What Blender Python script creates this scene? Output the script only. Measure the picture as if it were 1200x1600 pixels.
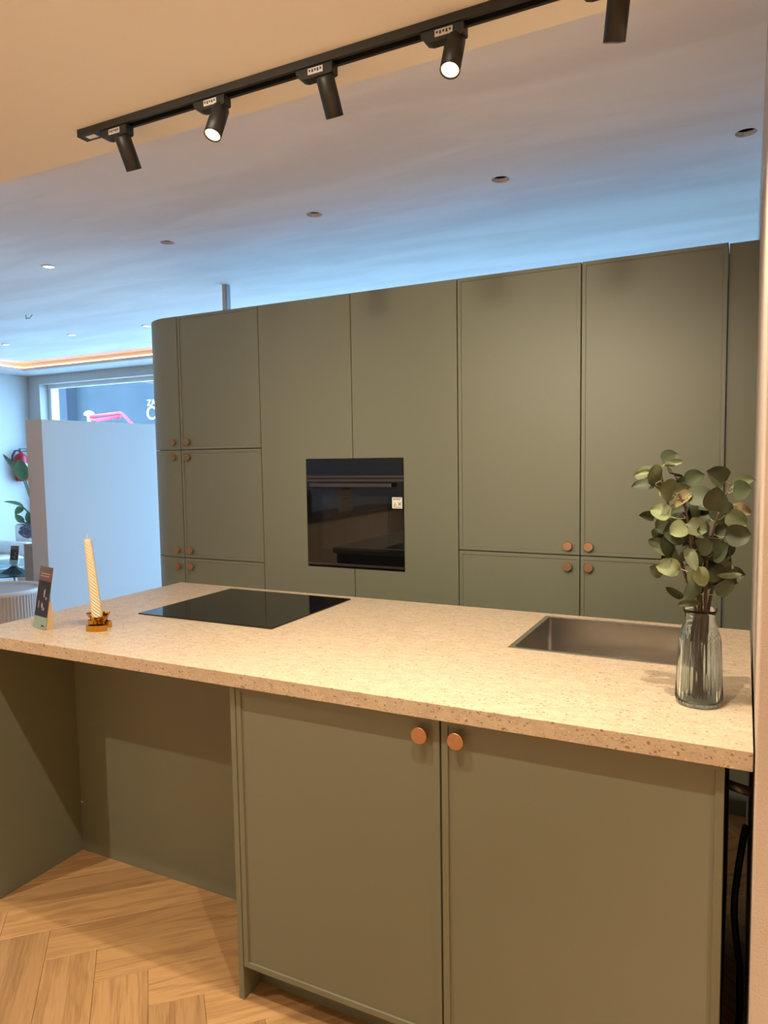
import bpy, bmesh, math, random
from mathutils import Vector, Matrix
from mathutils.geometry import tessellate_polygon

for o in list(bpy.data.objects):
    bpy.data.objects.remove(o, do_unlink=True)
SC = bpy.context.scene
COL = SC.collection
random.seed(7)

# ------------------------------------------------------------------ camera
CAM_POS = Vector((2.4765574, -3.3558948, 1.5871730))
CAM_R = Vector((0.89306275, 0.44966541, -0.01549016))
CAM_U = Vector((-0.02064502, 0.07534517, 0.99694377))
CAM_F = Vector((-0.44945824, 0.89001355, -0.07657132))
cd = bpy.data.cameras.new('camera')
cd.sensor_fit = 'VERTICAL'
cd.sensor_height = 32.0
cd.lens = 1116.889 / 1600.0 * 32.0
cd.clip_start = 0.02
cam = bpy.data.objects.new('camera', cd)
COL.objects.link(cam)
m = Matrix((CAM_R, CAM_U, -CAM_F)).transposed().to_4x4()
m.translation = CAM_POS
cam.matrix_world = m
SC.camera = cam

# ------------------------------------------------------------------ world, exposure
SKY = (0.34, 0.61, 1.0)
SKY_STRENGTH = 10.6
w = bpy.data.worlds.new('sky')
SC.world = w
w.use_nodes = True
wn = w.node_tree.nodes
wn['Background'].inputs[0].default_value = (*SKY, 1)
wn['Background'].inputs[1].default_value = SKY_STRENGTH
SC.view_settings.view_transform = 'Standard'
SC.view_settings.look = 'None'
SC.view_settings.gamma = 1.0
SC.view_settings.use_curve_mapping = False
SC.view_settings.exposure = 0.42
# lamp powers (the lights themselves are made with their lamps)
WARM = (1.0, 0.86, 0.65)
P_NEAR = 14.0       # visible track, aimed at the camera side
P_FAR = 20.0        # visible track, aimed at the tall cabinets
P_SECOND = 38.0     # downlights in the soffit in front of the island
P_DOWN = 92.0
P_ROOM = 22.0       # far ceiling downlights, and soffit ones added for bounce light
P_REAR = 92.0      # added rear track, brightens the tall cabinets       # round downlights over the showroom aisle
# ------------------------------------------------------------------ materials
def srgb(r, g, b):
    f = lambda c: ((c / 255 + 0.055) / 1.055) ** 2.4 if c > 10 else c / 255 / 12.92
    return (f(r), f(g), f(b))

def newmat(name):
    mt = bpy.data.materials.new(name)
    mt.use_nodes = True
    nt = mt.node_tree
    return mt, nt, nt.nodes['Principled BSDF']

def mat(name, col, rough=0.5, metal=0.0, var=0.05, scale=8.0, bump=0.0, bscale=200.0, spec=0.5, coat=0.0):
    mt, nt, b = newmat(name)
    N, L = nt.nodes, nt.links
    tc = N.new('ShaderNodeTexCoord')
    nz = N.new('ShaderNodeTexNoise'); nz.inputs['Scale'].default_value = scale; nz.inputs['Detail'].default_value = 4
    L.new(tc.outputs['Object'], nz.inputs['Vector'])
    mx = N.new('ShaderNodeMix'); mx.data_type = 'RGBA'
    mx.inputs[6].default_value = (*[max(0, c * (1 - var)) for c in col], 1)
    mx.inputs[7].default_value = (*[min(1, c * (1 + var)) for c in col], 1)
    L.new(nz.outputs['Fac'], mx.inputs[0])
    L.new(mx.outputs[2], b.inputs['Base Color'])
    b.inputs['Roughness'].default_value = rough
    b.inputs['Metallic'].default_value = metal
    b.inputs['Specular IOR Level'].default_value = spec
    b.inputs['Coat Weight'].default_value = coat
    if bump:
        n2 = N.new('ShaderNodeTexNoise'); n2.inputs['Scale'].default_value = bscale
        L.new(tc.outputs['Object'], n2.inputs['Vector'])
        bp = N.new('ShaderNodeBump'); bp.inputs['Strength'].default_value = bump; bp.inputs['Distance'].default_value = 0.002
        L.new(n2.outputs['Fac'], bp.inputs['Height']); L.new(bp.outputs[0], b.inputs['Normal'])
    return mt

def emit(name, col, strength):
    mt, nt, b = newmat(name)
    b.inputs['Base Color'].default_value = (*col, 1)
    b.inputs['Emission Color'].default_value = (*col, 1)
    b.inputs['Emission Strength'].default_value = strength
    return mt

def glassmat(name, col, rough=0.0, ior=1.45):
    mt, nt, b = newmat(name)
    b.inputs['Base Color'].default_value = (*col, 1)
    b.inputs['Transmission Weight'].default_value = 1.0
    b.inputs['Roughness'].default_value = rough
    b.inputs['IOR'].default_value = ior
    return mt

def panemat(name, tint):
    """thin pane: clear pass-through plus a fresnel mirror, so daylight gets in"""
    mt = bpy.data.materials.new(name); mt.use_nodes = True
    N, L = mt.node_tree.nodes, mt.node_tree.links
    N.clear()
    o = N.new('ShaderNodeOutputMaterial'); t = N.new('ShaderNodeBsdfTransparent'); g = N.new('ShaderNodeBsdfGlossy')
    t.inputs[0].default_value = (*tint, 1); g.inputs['Roughness'].default_value = 0.0
    fr = N.new('ShaderNodeFresnel'); ge = N.new('ShaderNodeNewGeometry'); mr = N.new('ShaderNodeMapRange')
    mr.inputs['To Min'].default_value = 1.45; mr.inputs['To Max'].default_value = 1 / 1.45      # no total reflection on the pane's inner face
    L.new(ge.outputs['Backfacing'], mr.inputs[0]); L.new(mr.outputs[0], fr.inputs[0])
    mx = N.new('ShaderNodeMixShader')
    L.new(fr.outputs[0], mx.inputs[0]); L.new(t.outputs[0], mx.inputs[1]); L.new(g.outputs[0], mx.inputs[2])
    L.new(mx.outputs[0], o.inputs[0])
    return mt

def stone_mat():
    mt, nt, b = newmat('speckled_stone')
    N, L = nt.nodes, nt.links
    tc = N.new('ShaderNodeTexCoord')
    mp = N.new('ShaderNodeMapping'); mp.inputs['Scale'].default_value = (0.62, 1.0, 1.0)
    L.new(tc.outputs['Object'], mp.inputs[0])
    wv = N.new('ShaderNodeTexNoise'); wv.inputs['Scale'].default_value = 60
    L.new(mp.outputs[0], wv.inputs['Vector'])
    addv = N.new('ShaderNodeVectorMath'); addv.operation = 'MULTIPLY_ADD'
    addv.inputs[1].default_value = (0.016, 0.016, 0.016)
    L.new(wv.outputs['Color'], addv.inputs[0]); L.new(mp.outputs[0], addv.inputs[2])
    def specks(scale, thr, rthr):
        v = N.new('ShaderNodeTexVoronoi'); v.inputs['Scale'].default_value = scale
        L.new(addv.outputs[0], v.inputs['Vector'])
        sx = N.new('ShaderNodeSeparateColor'); L.new(v.outputs['Color'], sx.inputs[0])
        pick = N.new('ShaderNodeMath'); pick.operation = 'GREATER_THAN'; pick.inputs[1].default_value = rthr
        L.new(sx.outputs[0], pick.inputs[0])
        near = N.new('ShaderNodeMath'); near.operation = 'LESS_THAN'; near.inputs[1].default_value = thr
        L.new(v.outputs['Distance'], near.inputs[0])
        mul = N.new('ShaderNodeMath'); mul.operation = 'MULTIPLY'
        L.new(pick.outputs[0], mul.inputs[0]); L.new(near.outputs[0], mul.inputs[1])
        return mul.outputs[0]
    nz = N.new('ShaderNodeTexNoise'); nz.inputs['Scale'].default_value = 45; nz.inputs['Detail'].default_value = 5
    L.new(mp.outputs[0], nz.inputs['Vector'])
    rmp = N.new('ShaderNodeValToRGB')
    rmp.color_ramp.elements[0].position = 0.32; rmp.color_ramp.elements[0].color = (*srgb(190, 168, 142), 1)
    rmp.color_ramp.elements[1].position = 0.62; rmp.color_ramp.elements[1].color = (*srgb(203, 183, 156), 1)
    L.new(nz.outputs['Fac'], rmp.inputs[0])
    cur = rmp.outputs[0]
    for sc, th, rt, colr, amt in ((260, .42, .78, srgb(158, 132, 108), .65), (150, .36, .88, srgb(128, 102, 84), .8), (200, .40, .85, srgb(228, 214, 194), .5), (130, .3, .94, srgb(120, 96, 80), .6)):
        f = specks(sc, th, rt)
        k = N.new('ShaderNodeMath'); k.operation = 'MULTIPLY'; k.inputs[1].default_value = amt
        L.new(f, k.inputs[0])
        mx = N.new('ShaderNodeMix'); mx.data_type = 'RGBA'
        L.new(k.outputs[0], mx.inputs[0]); L.new(cur, mx.inputs[6]); mx.inputs[7].default_value = (*colr, 1)
        cur = mx.outputs[2]
    L.new(cur, b.inputs['Base Color'])
    b.inputs['Roughness'].default_value = 0.42
    b.inputs['Specular IOR Level'].default_value = 0.4
    return mt

def oak_mat():
    mt, nt, b = newmat('oak_plank')
    N, L = nt.nodes, nt.links
    tc = N.new('ShaderNodeTexCoord'); oi = N.new('ShaderNodeObjectInfo')
    off = N.new('ShaderNodeVectorMath'); off.operation = 'MULTIPLY_ADD'
    cmb = N.new('ShaderNodeCombineXYZ')
    for q in range(3):
        L.new(oi.outputs['Random'], cmb.inputs[q])
    off.inputs[1].default_value = (37, 53, 11)
    L.new(cmb.outputs[0], off.inputs[0]); L.new(tc.outputs['Object'], off.inputs[2])
    mp = N.new('ShaderNodeMapping'); mp.inputs['Scale'].default_value = (1.6, 17, 17)
    L.new(off.outputs[0], mp.inputs[0])
    big = N.new('ShaderNodeTexNoise'); big.inputs['Scale'].default_value = 1.3; big.inputs['Detail'].default_value = 3; big.inputs['Distortion'].default_value = 0.8
    L.new(mp.outputs[0], big.inputs['Vector'])
    mp2 = N.new('ShaderNodeMapping'); mp2.inputs['Scale'].default_value = (9, 260, 260)
    L.new(off.outputs[0], mp2.inputs[0])
    fine = N.new('ShaderNodeTexNoise'); fine.inputs['Scale'].default_value = 1.0; fine.inputs['Detail'].default_value = 4
    L.new(mp2.outputs[0], fine.inputs['Vector'])
    wav = N.new('ShaderNodeMath'); wav.operation = 'MULTIPLY'; wav.inputs[1].default_value = 26.0
    L.new(big.outputs['Fac'], wav.inputs[0])
    sn = N.new('ShaderNodeMath'); sn.operation = 'SINE'; L.new(wav.outputs[0], sn.inputs[0])
    k1 = N.new('ShaderNodeMath'); k1.operation = 'MULTIPLY_ADD'; k1.inputs[1].default_value = 0.10; L.new(sn.outputs[0], k1.inputs[0]); L.new(fine.outputs['Fac'], k1.inputs[2])
    k2 = N.new('ShaderNodeMath'); k2.operation = 'MULTIPLY_ADD'; k2.inputs[1].default_value = 0.75; L.new(big.outputs['Fac'], k2.inputs[0]); L.new(k1.outputs[0], k2.inputs[2])
    rp = N.new('ShaderNodeValToRGB')
    e = rp.color_ramp.elements
    e[0].position = 0.55; e[0].color = (*srgb(158, 119, 78), 1)
    e[1].position = 1.15 if False else 1.0; e[1].color = (*srgb(190, 149, 101), 1)
    L.new(k2.outputs[0], rp.inputs[0])
    hs = N.new('ShaderNodeHueSaturation')
    vv = N.new('ShaderNodeMapRange'); vv.inputs['To Min'].default_value = 0.82; vv.inputs['To Max'].default_value = 1.14
    L.new(oi.outputs['Random'], vv.inputs[0]); L.new(vv.outputs[0], hs.inputs['Value'])
    # knots
    kn = N.new('ShaderNodeTexVoronoi'); kn.inputs['Scale'].default_value = 1.0
    mp3 = N.new('ShaderNodeMapping'); mp3.inputs['Scale'].default_value = (3.2, 8.5, 8.5)
    L.new(off.outputs[0], mp3.inputs[0]); L.new(mp3.outputs[0], kn.inputs['Vector'])
    kr = N.new('ShaderNodeMapRange'); kr.inputs['From Min'].default_value = 0.03; kr.inputs['From Max'].default_value = 0.16
    kr.inputs['To Min'].default_value = 0.75; kr.inputs['To Max'].default_value = 0.0
    L.new(kn.outputs['Distance'], kr.inputs[0])
    sx = N.new('ShaderNodeSeparateColor'); L.new(kn.outputs['Color'], sx.inputs[0])
    pk = N.new('ShaderNodeMath'); pk.operation = 'GREATER_THAN'; pk.inputs[1].default_value = 0.72; L.new(sx.outputs[0], pk.inputs[0])
    km = N.new('ShaderNodeMath'); km.operation = 'MULTIPLY'; L.new(pk.outputs[0], km.inputs[0]); L.new(kr.outputs[0], km.inputs[1])
    mx = N.new('ShaderNodeMix'); mx.data_type = 'RGBA'
    L.new(km.outputs[0], mx.inputs[0]); L.new(rp.outputs[0], mx.inputs[6]); mx.inputs[7].default_value = (*srgb(112, 76, 46), 1)
    L.new(mx.outputs[2], hs.inputs['Color'])
    L.new(hs.outputs[0], b.inputs['Base Color'])
    b.inputs['Roughness'].default_value = 0.48
    bp = N.new('ShaderNodeBump'); bp.inputs['Strength'].default_value = 0.12; bp.inputs['Distance'].default_value = 0.001
    L.new(fine.outputs['Fac'], bp.inputs['Height']); L.new(bp.outputs[0], b.inputs['Normal'])
    return mt

def plaster_mat():
    """ceiling with long trowel strokes"""
    mt, nt, b = newmat('ceiling_plaster')
    N, L = nt.nodes, nt.links
    tc = N.new('ShaderNodeTexCoord')
    mp = N.new('ShaderNodeMapping'); mp.inputs['Scale'].default_value = (0.8, 3.4, 1); mp.inputs['Rotation'].default_value = (0, 0, 0.12)
    L.new(tc.outputs['Object'], mp.inputs[0])
    nz = N.new('ShaderNodeTexNoise'); nz.inputs['Scale'].default_value = 1.1; nz.inputs['Detail'].default_value = 5; nz.inputs['Distortion'].default_value = 0.5
    L.new(mp.outputs[0], nz.inputs['Vector'])
    rp = N.new('ShaderNodeValToRGB')
    rp.color_ramp.elements[0].position = 0.38; rp.color_ramp.elements[0].color = (*srgb(232, 230, 228), 1)
    rp.color_ramp.elements[1].position = 0.6; rp.color_ramp.elements[1].color = (*srgb(242, 241, 240), 1)
    L.new(nz.outputs['Fac'], rp.inputs[0]); L.new(rp.outputs[0], b.inputs['Base Color'])
    b.inputs['Roughness'].default_value = 0.85
    b.inputs['Specular IOR Level'].default_value = 0.2
    return mt

M = {}
M['green'] = mat('sage_lacquer', srgb(121, 122, 102), 0.42, var=0.02, scale=3)
M['greendark'] = mat('cabinet_carcass', srgb(34, 32, 28), 0.6)
M['stone'] = stone_mat()
M['oak'] = oak_mat()
M['wall'] = mat('white_wall_paint', srgb(206, 204, 202), 0.8, var=0.02, scale=2, bump=0.15, bscale=350, spec=0.2)
M['wallw'] = mat('bright_wall_paint', srgb(240, 238, 234), 0.8, var=0.02, scale=2, spec=0.2)
M['wallr'] = mat('off_white_render', srgb(198, 180, 164), 0.75, var=0.03, scale=6, bump=0.35, bscale=260, spec=0.2)
M['soffit'] = mat('soffit_paint', srgb(238, 235, 230), 0.85, var=0.02, scale=1.2, spec=0.2)
M['plaster'] = plaster_mat()
M['black'] = mat('black_powder_coat', srgb(30, 29, 28), 0.45, var=0.1)
M['blackhole'] = mat('void_dark', srgb(24, 20, 17), 0.9)
M['ivory'] = mat('lamp_reflector', srgb(236, 222, 190), 0.35)
M['led'] = emit('led_warm', (1.0, 0.86, 0.62), 14.0)
M['copper'] = mat('brushed_copper', srgb(190, 148, 114), 0.36, metal=1.0, var=0.12, scale=60)
M['steel'] = mat('brushed_steel', srgb(214, 208, 200), 0.2, metal=1.0, var=0.08, scale=30)
M['glassblack'] = mat('black_glass', srgb(12, 12, 13), 0.035, var=0.0, spec=0.6)
M['ovenglass'] = mat('oven_glass', srgb(16, 16, 17), 0.03, var=0.0, spec=0.6)
M['ovenwin'] = mat('oven_window_glass', srgb(34, 31, 28), 0.03, var=0.0, spec=0.6)
M['oventrim'] = mat('oven_trim', srgb(92, 84, 80), 0.35, metal=0.8)
M['white'] = mat('white_plastic', srgb(232, 232, 230), 0.4)
M['paper'] = mat('paper_white', srgb(236, 234, 228), 0.6)
M['yellow'] = mat('warning_yellow', srgb(214, 180, 60), 0.5)
M['ink'] = mat('ink_dark', srgb(52, 46, 44), 0.6)
M['brown'] = mat('print_brown', srgb(108, 84, 74), 0.35)
M['photo'] = mat('print_photo', srgb(50, 42, 42), 0.3, var=0.6, scale=40)
M['mint'] = mat('print_mint', srgb(150, 172, 156), 0.4)
M['lilac'] = mat('print_pale', srgb(186, 168, 160), 0.5)
M['lightwood'] = mat('light_wood', srgb(206, 172, 130), 0.55, var=0.12, scale=30)
M['stud'] = mat('pine_stud', srgb(222, 194, 166), 0.7, var=0.15, scale=20)
M['wax'] = mat('cream_wax', srgb(226, 210, 180), 0.55, var=0.03)
M['wax'].node_tree.nodes['Principled BSDF'].inputs['Subsurface Weight'].default_value = 0.0
M['wick'] = mat('wick', srgb(226, 214, 190), 0.8)
M['brass'] = mat('polished_brass', srgb(206, 156, 66), 0.14, metal=1.0, var=0.05)
M['vase'] = glassmat('blue_tinted_glass', (0.82, 0.92, 0.94), ior=1.36)
M['bark'] = mat('twig_bark', srgb(80, 58, 46), 0.7, var=0.35, scale=70)
M['petiole'] = mat('green_petiole', srgb(138, 138, 96), 0.6)
for nm, c in (('leaf0', (64, 70, 48)), ('leaf1', (92, 97, 69)), ('leaf2', (124, 132, 94)), ('leaf3', (136, 122, 88))):
    M[nm] = mat('eucalyptus_' + nm, srgb(*c), 0.55, var=0.22, scale=45, spec=0.3)
M['pane'] = panemat('window_pane', (0.88, 0.95, 0.97))
M['tableglass'] = panemat('table_glass', (0.72, 0.86, 0.85))
M['facade'] = mat('street_facade', srgb(64, 66, 68), 0.9, var=0.3, scale=2.2)
M['facade2'] = mat('street_pilaster', srgb(58, 60, 66), 0.9, var=0.1)
M['pave'] = mat('street_paving', srgb(206, 204, 200), 0.9, var=0.1, scale=3)
M['red'] = mat('red_paint', srgb(206, 50, 62), 0.4)
M['extred'] = mat('extinguisher_red', srgb(176, 26, 34), 0.35)
M['rubber'] = mat('black_rubber', srgb(22, 22, 24), 0.6)
M['leather'] = mat('white_leather', srgb(226, 226, 224), 0.45, var=0.04, bump=0.3, bscale=120)
M['bigleaf'] = mat('strelitzia_leaf', srgb(84, 122, 84), 0.4, var=0.25, scale=10)
M['hydr'] = mat('hydrangea_blue', srgb(136, 150, 188), 0.7, var=0.4, scale=60)
M['greige'] = mat('greige_laminate', srgb(176, 166, 156), 0.55, var=0.02)
M['drum'] = mat('pale_lacquer', srgb(222, 216, 210), 0.5, var=0.02)
M['drumtop'] = mat('drum_top', srgb(176, 166, 160), 0.5, var=0.03)
M['charcoal'] = mat('charcoal_top', srgb(38, 38, 40), 0.3)
M['cream'] = mat('cream_front', srgb(214, 200, 180), 0.4, var=0.02)
M['floorbase'] = mat('oak_floor_plain', srgb(186, 150, 110), 0.5, var=0.12, scale=5)
M['cove'] = emit('cove_led', (1.0, 0.50, 0.20), 5.0)
M['alu'] = mat('grey_aluminium', srgb(150, 152, 156), 0.4, metal=0.7)

# ------------------------------------------------------------------ mesh helpers
class MB:
    def __init__(s):
        s.v = []; s.f = []; s.sm = []
    def add(s, verts, faces, smooth=False):
        n = len(s.v)
        s.v += [tuple(p) for p in verts]
        s.f += [tuple(n + i for i in f) for f in faces]
        s.sm += [smooth] * len(faces)
        return s
    def box(s, x0, x1, y0, y1, z0, z1, bev=0.0):
        if bev <= 0:
            v = [(x, y, z) for z in (z0, z1) for y in (y0, y1) for x in (x0, x1)]
            return s.add(v, [(0, 2, 3, 1), (4, 5, 7, 6), (0, 1, 5, 4), (2, 6, 7, 3), (0, 4, 6, 2), (1, 3, 7, 5)])
        bm = bmesh.new()
        bmesh.ops.create_cube(bm, size=1)
        for q in bm.verts:
            q.co = ((x0 + x1) / 2 + q.co.x * (x1 - x0), (y0 + y1) / 2 + q.co.y * (y1 - y0), (z0 + z1) / 2 + q.co.z * (z1 - z0))
        bmesh.ops.bevel(bm, geom=bm.edges[:], offset=bev, segments=2, affect='EDGES', profile=0.5)
        bm.verts.index_update()
        s.add([q.co[:] for q in bm.verts], [[q.index for q in f.verts] for f in bm.faces])
        bm.free()
        return s
    def lathe(s, prof, seg=32, c=(0, 0, 0), axis=None, smooth=True, rfun=None, cap=True):
        """prof: (r, h) list, spun about axis (default z) at c"""
        ax = Vector(axis or (0, 0, 1)).normalized()
        t = Vector((1, 0, 0)) if abs(ax.x) < 0.9 else Vector((0, 1, 0))
        e1 = (t - ax * t.dot(ax)).normalized(); e2 = ax.cross(e1)
        vs = []; c = Vector(c)
        for j, (r, h) in enumerate(prof):
            for k in range(seg):
                a = 2 * math.pi * k / seg
                rr = rfun(r, h, a) if rfun else r
                vs.append(c + ax * h + (e1 * math.cos(a) + e2 * math.sin(a)) * rr)
        fs = []
        for j in range(len(prof) - 1):
            for k in range(seg):
                k2 = (k + 1) % seg
                fs.append((j * seg + k, j * seg + k2, (j + 1) * seg + k2, (j + 1) * seg + k))
        s.add(vs, fs, smooth)
        if cap:
            n = len(s.v) - len(vs)
            if prof[0][0] > 1e-5:
                s.f.append(tuple(n + k for k in reversed(range(seg)))); s.sm.append(False)
            if prof[-1][0] > 1e-5:
                s.f.append(tuple(n + (len(prof) - 1) * seg + k for k in range(seg))); s.sm.append(False)
        return s
    def tube(s, pts, rad, seg=8):
        pts = [Vector(p) for p in pts]
        n = len(pts); rads = rad if isinstance(rad, (list, tuple)) else [rad] * n
        vs = []; up = None
        for j, p in enumerate(pts):
            d = (pts[min(j + 1, n - 1)] - pts[max(j - 1, 0)]).normalized()
            if up is None:
                up = Vector((0, 0, 1)) if abs(d.z) < 0.9 else Vector((1, 0, 0))
            e1 = (up - d * up.dot(d)).normalized(); e2 = d.cross(e1); up = e1
            for k in range(seg):
                a = 2 * math.pi * k / seg
                vs.append(p + (e1 * math.cos(a) + e2 * math.sin(a)) * rads[j])
        fs = []
        for j in range(n - 1):
            for k in range(seg):
                k2 = (k + 1) % seg
                fs.append((j * seg + k, j * seg + k2, (j + 1) * seg + k2, (j + 1) * seg + k))
        s.add(vs, fs, True)
        b = len(s.v) - len(vs)
        s.f += [tuple(b + k for k in reversed(range(seg))), tuple(b + (n - 1) * seg + k for k in range(seg))]
        s.sm += [False, False]
        return s
    def prism(s, poly, z0, z1, holes=()):
        """extrude a 2-D outline (with holes) in z"""
        loops = [[Vector((x, y, 0)) for x, y in lp] for lp in [poly, *holes]]
        flat = [p for lp in loops for p in lp]
        tris = tessellate_polygon(loops)
        n = len(flat)
        vs = [(p.x, p.y, z0) for p in flat] + [(p.x, p.y, z1) for p in flat]
        fs = [tuple(t) for t in tris] + [tuple(n + q for q in reversed(t)) for t in tris]
        o = 0
        for lp in loops:
            k = len(lp)
            fs += [(o + i, o + (i + 1) % k, n + o + (i + 1) % k, n + o + i) for i in range(k)]
            o += k
        return s.add(vs, fs)
    def build(s, name, material, parent=None, local=False):
        me = bpy.data.meshes.new(name)
        me.from_pydata(s.v, [], s.f)
        for pgn, q in zip(me.polygons, s.sm):
            pgn.use_smooth = q
        me.materials.append(material)
        bm = bmesh.new(); bm.from_mesh(me)
        bmesh.ops.recalc_face_normals(bm, faces=bm.faces)
        bm.to_mesh(me); bm.free()
        o = bpy.data.objects.new(name, me)
        COL.objects.link(o)
        if parent is not None:
            attach(o, parent, local)
        return o

def attach(o, parent, local=False):
    o.parent = parent
    if not local:
        # mesh parents sit at the world origin, Empties at their thing's base
        o.matrix_parent_inverse = Matrix.Translation(-parent.location)

def tag(o, label=None, cat=None, group=None, kind=None):
    if label: o['label'] = label
    if cat: o['category'] = cat
    if group: o['group'] = group
    if kind: o['kind'] = kind
    return o

def thing(name, loc, label, cat, group=None):
    o = bpy.data.objects.new(name, None)
    COL.objects.link(o)
    o.location = loc
    o.empty_display_size = 0.05
    return tag(o, label, cat, group)

def box(name, mt, parent, *a, bev=0.0):
    return MB().box(*a, bev=bev).build(name, mt, parent)

def struct(o):
    o['kind'] = 'structure'
    return o

def copy_tree(o, parent=None):
    c = o.copy(); COL.objects.link(c); c.parent = parent
    for ch in o.children:
        copy_tree(ch, c)
    return c

def bevel(o, wd=0.0015, seg=2):
    md = o.modifiers.new('bevel', 'BEVEL'); md.width = wd; md.segments = seg; md.limit_method = 'ANGLE'
    return o

def text(name, body, size, loc, mt, parent, rot=(math.pi / 2, 0, 0), ext=0.001):
    cu = bpy.data.curves.new(name, 'FONT')
    cu.body = body; cu.size = size; cu.extrude = ext
    t = bpy.data.objects.new(name, cu); COL.objects.link(t)
    bpy.context.view_layer.update()
    me = bpy.data.meshes.new_from_object(t)
    bpy.data.objects.remove(t, do_unlink=True); bpy.data.curves.remove(cu)
    me.materials.clear(); me.materials.append(mt)
    o = bpy.data.objects.new(name, me); COL.objects.link(o)
    o.location = loc; o.rotation_euler = rot
    if parent: attach(o, parent)
    return o

# ================================================================== SETTING
FZ = -0.012           # sub-floor level; oak boards lie on it, tops at z = 0
ZNEAR, ZFAR = 2.5, 2.85
XL, XR, YBACK, YFRONT = -6.25, 5.0, 3.25, -6.2
floor = struct(box('floor', M['floorbase'], None, XL - .3, XR + .2, YFRONT - .2, YBACK + .3, -0.2, FZ))

# herringbone boards (children of the floor)
PW, PLEN, PGAP = 0.1575, 0.79, 0.0008
def plank_mesh():
    bm = bmesh.new()
    bmesh.ops.create_cube(bm, size=1)
    for q in bm.verts:
        q.co = (q.co.x * (PLEN - PGAP), q.co.y * (PW - PGAP), q.co.z * 0.012)
    top = [e for e in bm.edges if all(v.co.z > 0 for v in e.verts)]
    bmesh.ops.bevel(bm, geom=top, offset=0.0012, segments=1, affect='EDGES')
    me = bpy.data.meshes.new('plank'); bm.to_mesh(me); bm.free()
    me.materials.append(M['oak'])
    return me
pm = plank_mesh()
S = Vector((math.sqrt(.5), math.sqrt(.5))); T = Vector((math.sqrt(.5), -math.sqrt(.5)))
lower0 = Vector((0.509, -1.9185))
planks = []
STEP = S * PW + T * PW                        # along the spine (+X)
UP2 = S * PLEN - T * PLEN                     # two rows up
for row in range(-2, 3):
    for k in range(-18, 20):
        lo = lower0 + STEP * k + UP2 * row
        # keep spines aligned with the tiling by sliding whole steps
        sh = round((lo.x - lower0.x - STEP.x * k) / STEP.x)
        upk = lo + S * PW
        a_c = upk + S * (PLEN / 2) + T * (PW / 2)             # board running up-right
        b_c = lo + S * (PW / 2) + T * (PLEN / 2)              # board running down-right
        planks.append((a_c, math.radians(45)))
        planks.append((b_c, math.radians(-45)))
for c, ang in planks:
    if not (-1.9 < c.x < 3.4 and -3.3 < c.y < 0.25):
        continue
    o = bpy.data.objects.new('plank', pm); COL.objects.link(o)
    o.location = (c.x, c.y, FZ + 0.006); o.rotation_euler = (0, 0, ang + (math.pi if random.random() < .5 else 0))
    attach(o, floor, True)

# walls
MB_ = MB()
wb = MB()
OX0, OX1, OZ0, OZ1 = -6.03, 2.25, 0.35, 2.635
wb.box(XL, OX0, YBACK, YBACK + .3, FZ, ZFAR + .1).box(OX1, XR, YBACK, YBACK + .3, FZ, ZFAR + .1)
wb.box(OX0, OX1, YBACK, YBACK + .3, FZ, OZ0).box(OX0, OX1, YBACK, YBACK + .3, OZ1, ZFAR + .1)
struct(wb.build('wall_back', M['wall']))
struct(box('wall_left', M['wall'], None, XL - .2, XL, YFRONT, YBACK + .3, FZ, ZFAR + .1))
struct(box('wall_front', M['wallw'], None, XL - .2, XR + .2, YFRONT - .2, YFRONT, FZ, ZFAR + .1))
struct(box('wall_far_right', M['wallw'], None, XR, XR + .2, YFRONT, YBACK + .3, FZ, ZFAR + .1))
wr = MB().prism([(2.507, -1.83), (2.64, -1.83), (2.64, 2.3), (2.5195, 2.3)], 0.0, ZFAR)
bevel(struct(wr.build('wall_right', M['wallr'])), 0.004, 2)

# ceilings
HOLES = [(2.454, -0.066), (1.447, -0.076), (0.449, -0.092), (-0.550, -0.105)]
HR = 0.041
hl = [[(x + HR * math.cos(-2 * math.pi * q / 28), y + HR * math.sin(-2 * math.pi * q / 28)) for q in range(28)] for x, y in HOLES]
cm = MB().prism([(XL, -1.755), (XR, -1.755), (XR, YBACK), (XL, YBACK)], ZFAR, ZFAR + .02, hl)
ceil = struct(cm.build('ceiling', M['plaster']))
for x, y in HOLES:
    # cut rim and the dark void over each unfitted cut-out
    t = MB().lathe([(HR + .003, .0205), (HR + .003, .14), (0.0, .14)], 28, (x, y, ZFAR), cap=False).build('downlight_cutout', M['blackhole'], ceil)
struct(box('ceiling_soffit', M['soffit'], None, XL, XR, YFRONT, -1.755, ZNEAR, ZFAR + .02))
struct(box('ceiling_slab', M['plaster'], None, XL - .2, XR + .2, YFRONT - .2, YBACK + .3, ZFAR + .16, ZFAR + .3))
# dropped perimeter with LED cove
cv = MB().prism([(XL, -1.7), (-5.76, -1.7), (-5.76, 2.82), (XR, 2.82), (XR, YBACK), (XL, YBACK)], 2.75, 2.785)
cove = struct(cv.build('trim_1', M['wall']))
cv = MB().prism([(XL, -1.7), (-5.80, -1.7), (-5.80, 2.86), (XR, 2.86), (XR, YBACK), (XL, YBACK)], 2.785, ZFAR)
cv.build('cove_upstand', M['wall'], cove)
cv = MB().prism([(-5.80, -1.7), (-5.785, -1.7), (-5.785, 2.845), (2.4, 2.845), (2.4, 2.86), (-5.80, 2.86)], 2.786, 2.80)
tag(cv.build('led_strip', M['cove'], cove), 'glowing orange cove light strip')

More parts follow.
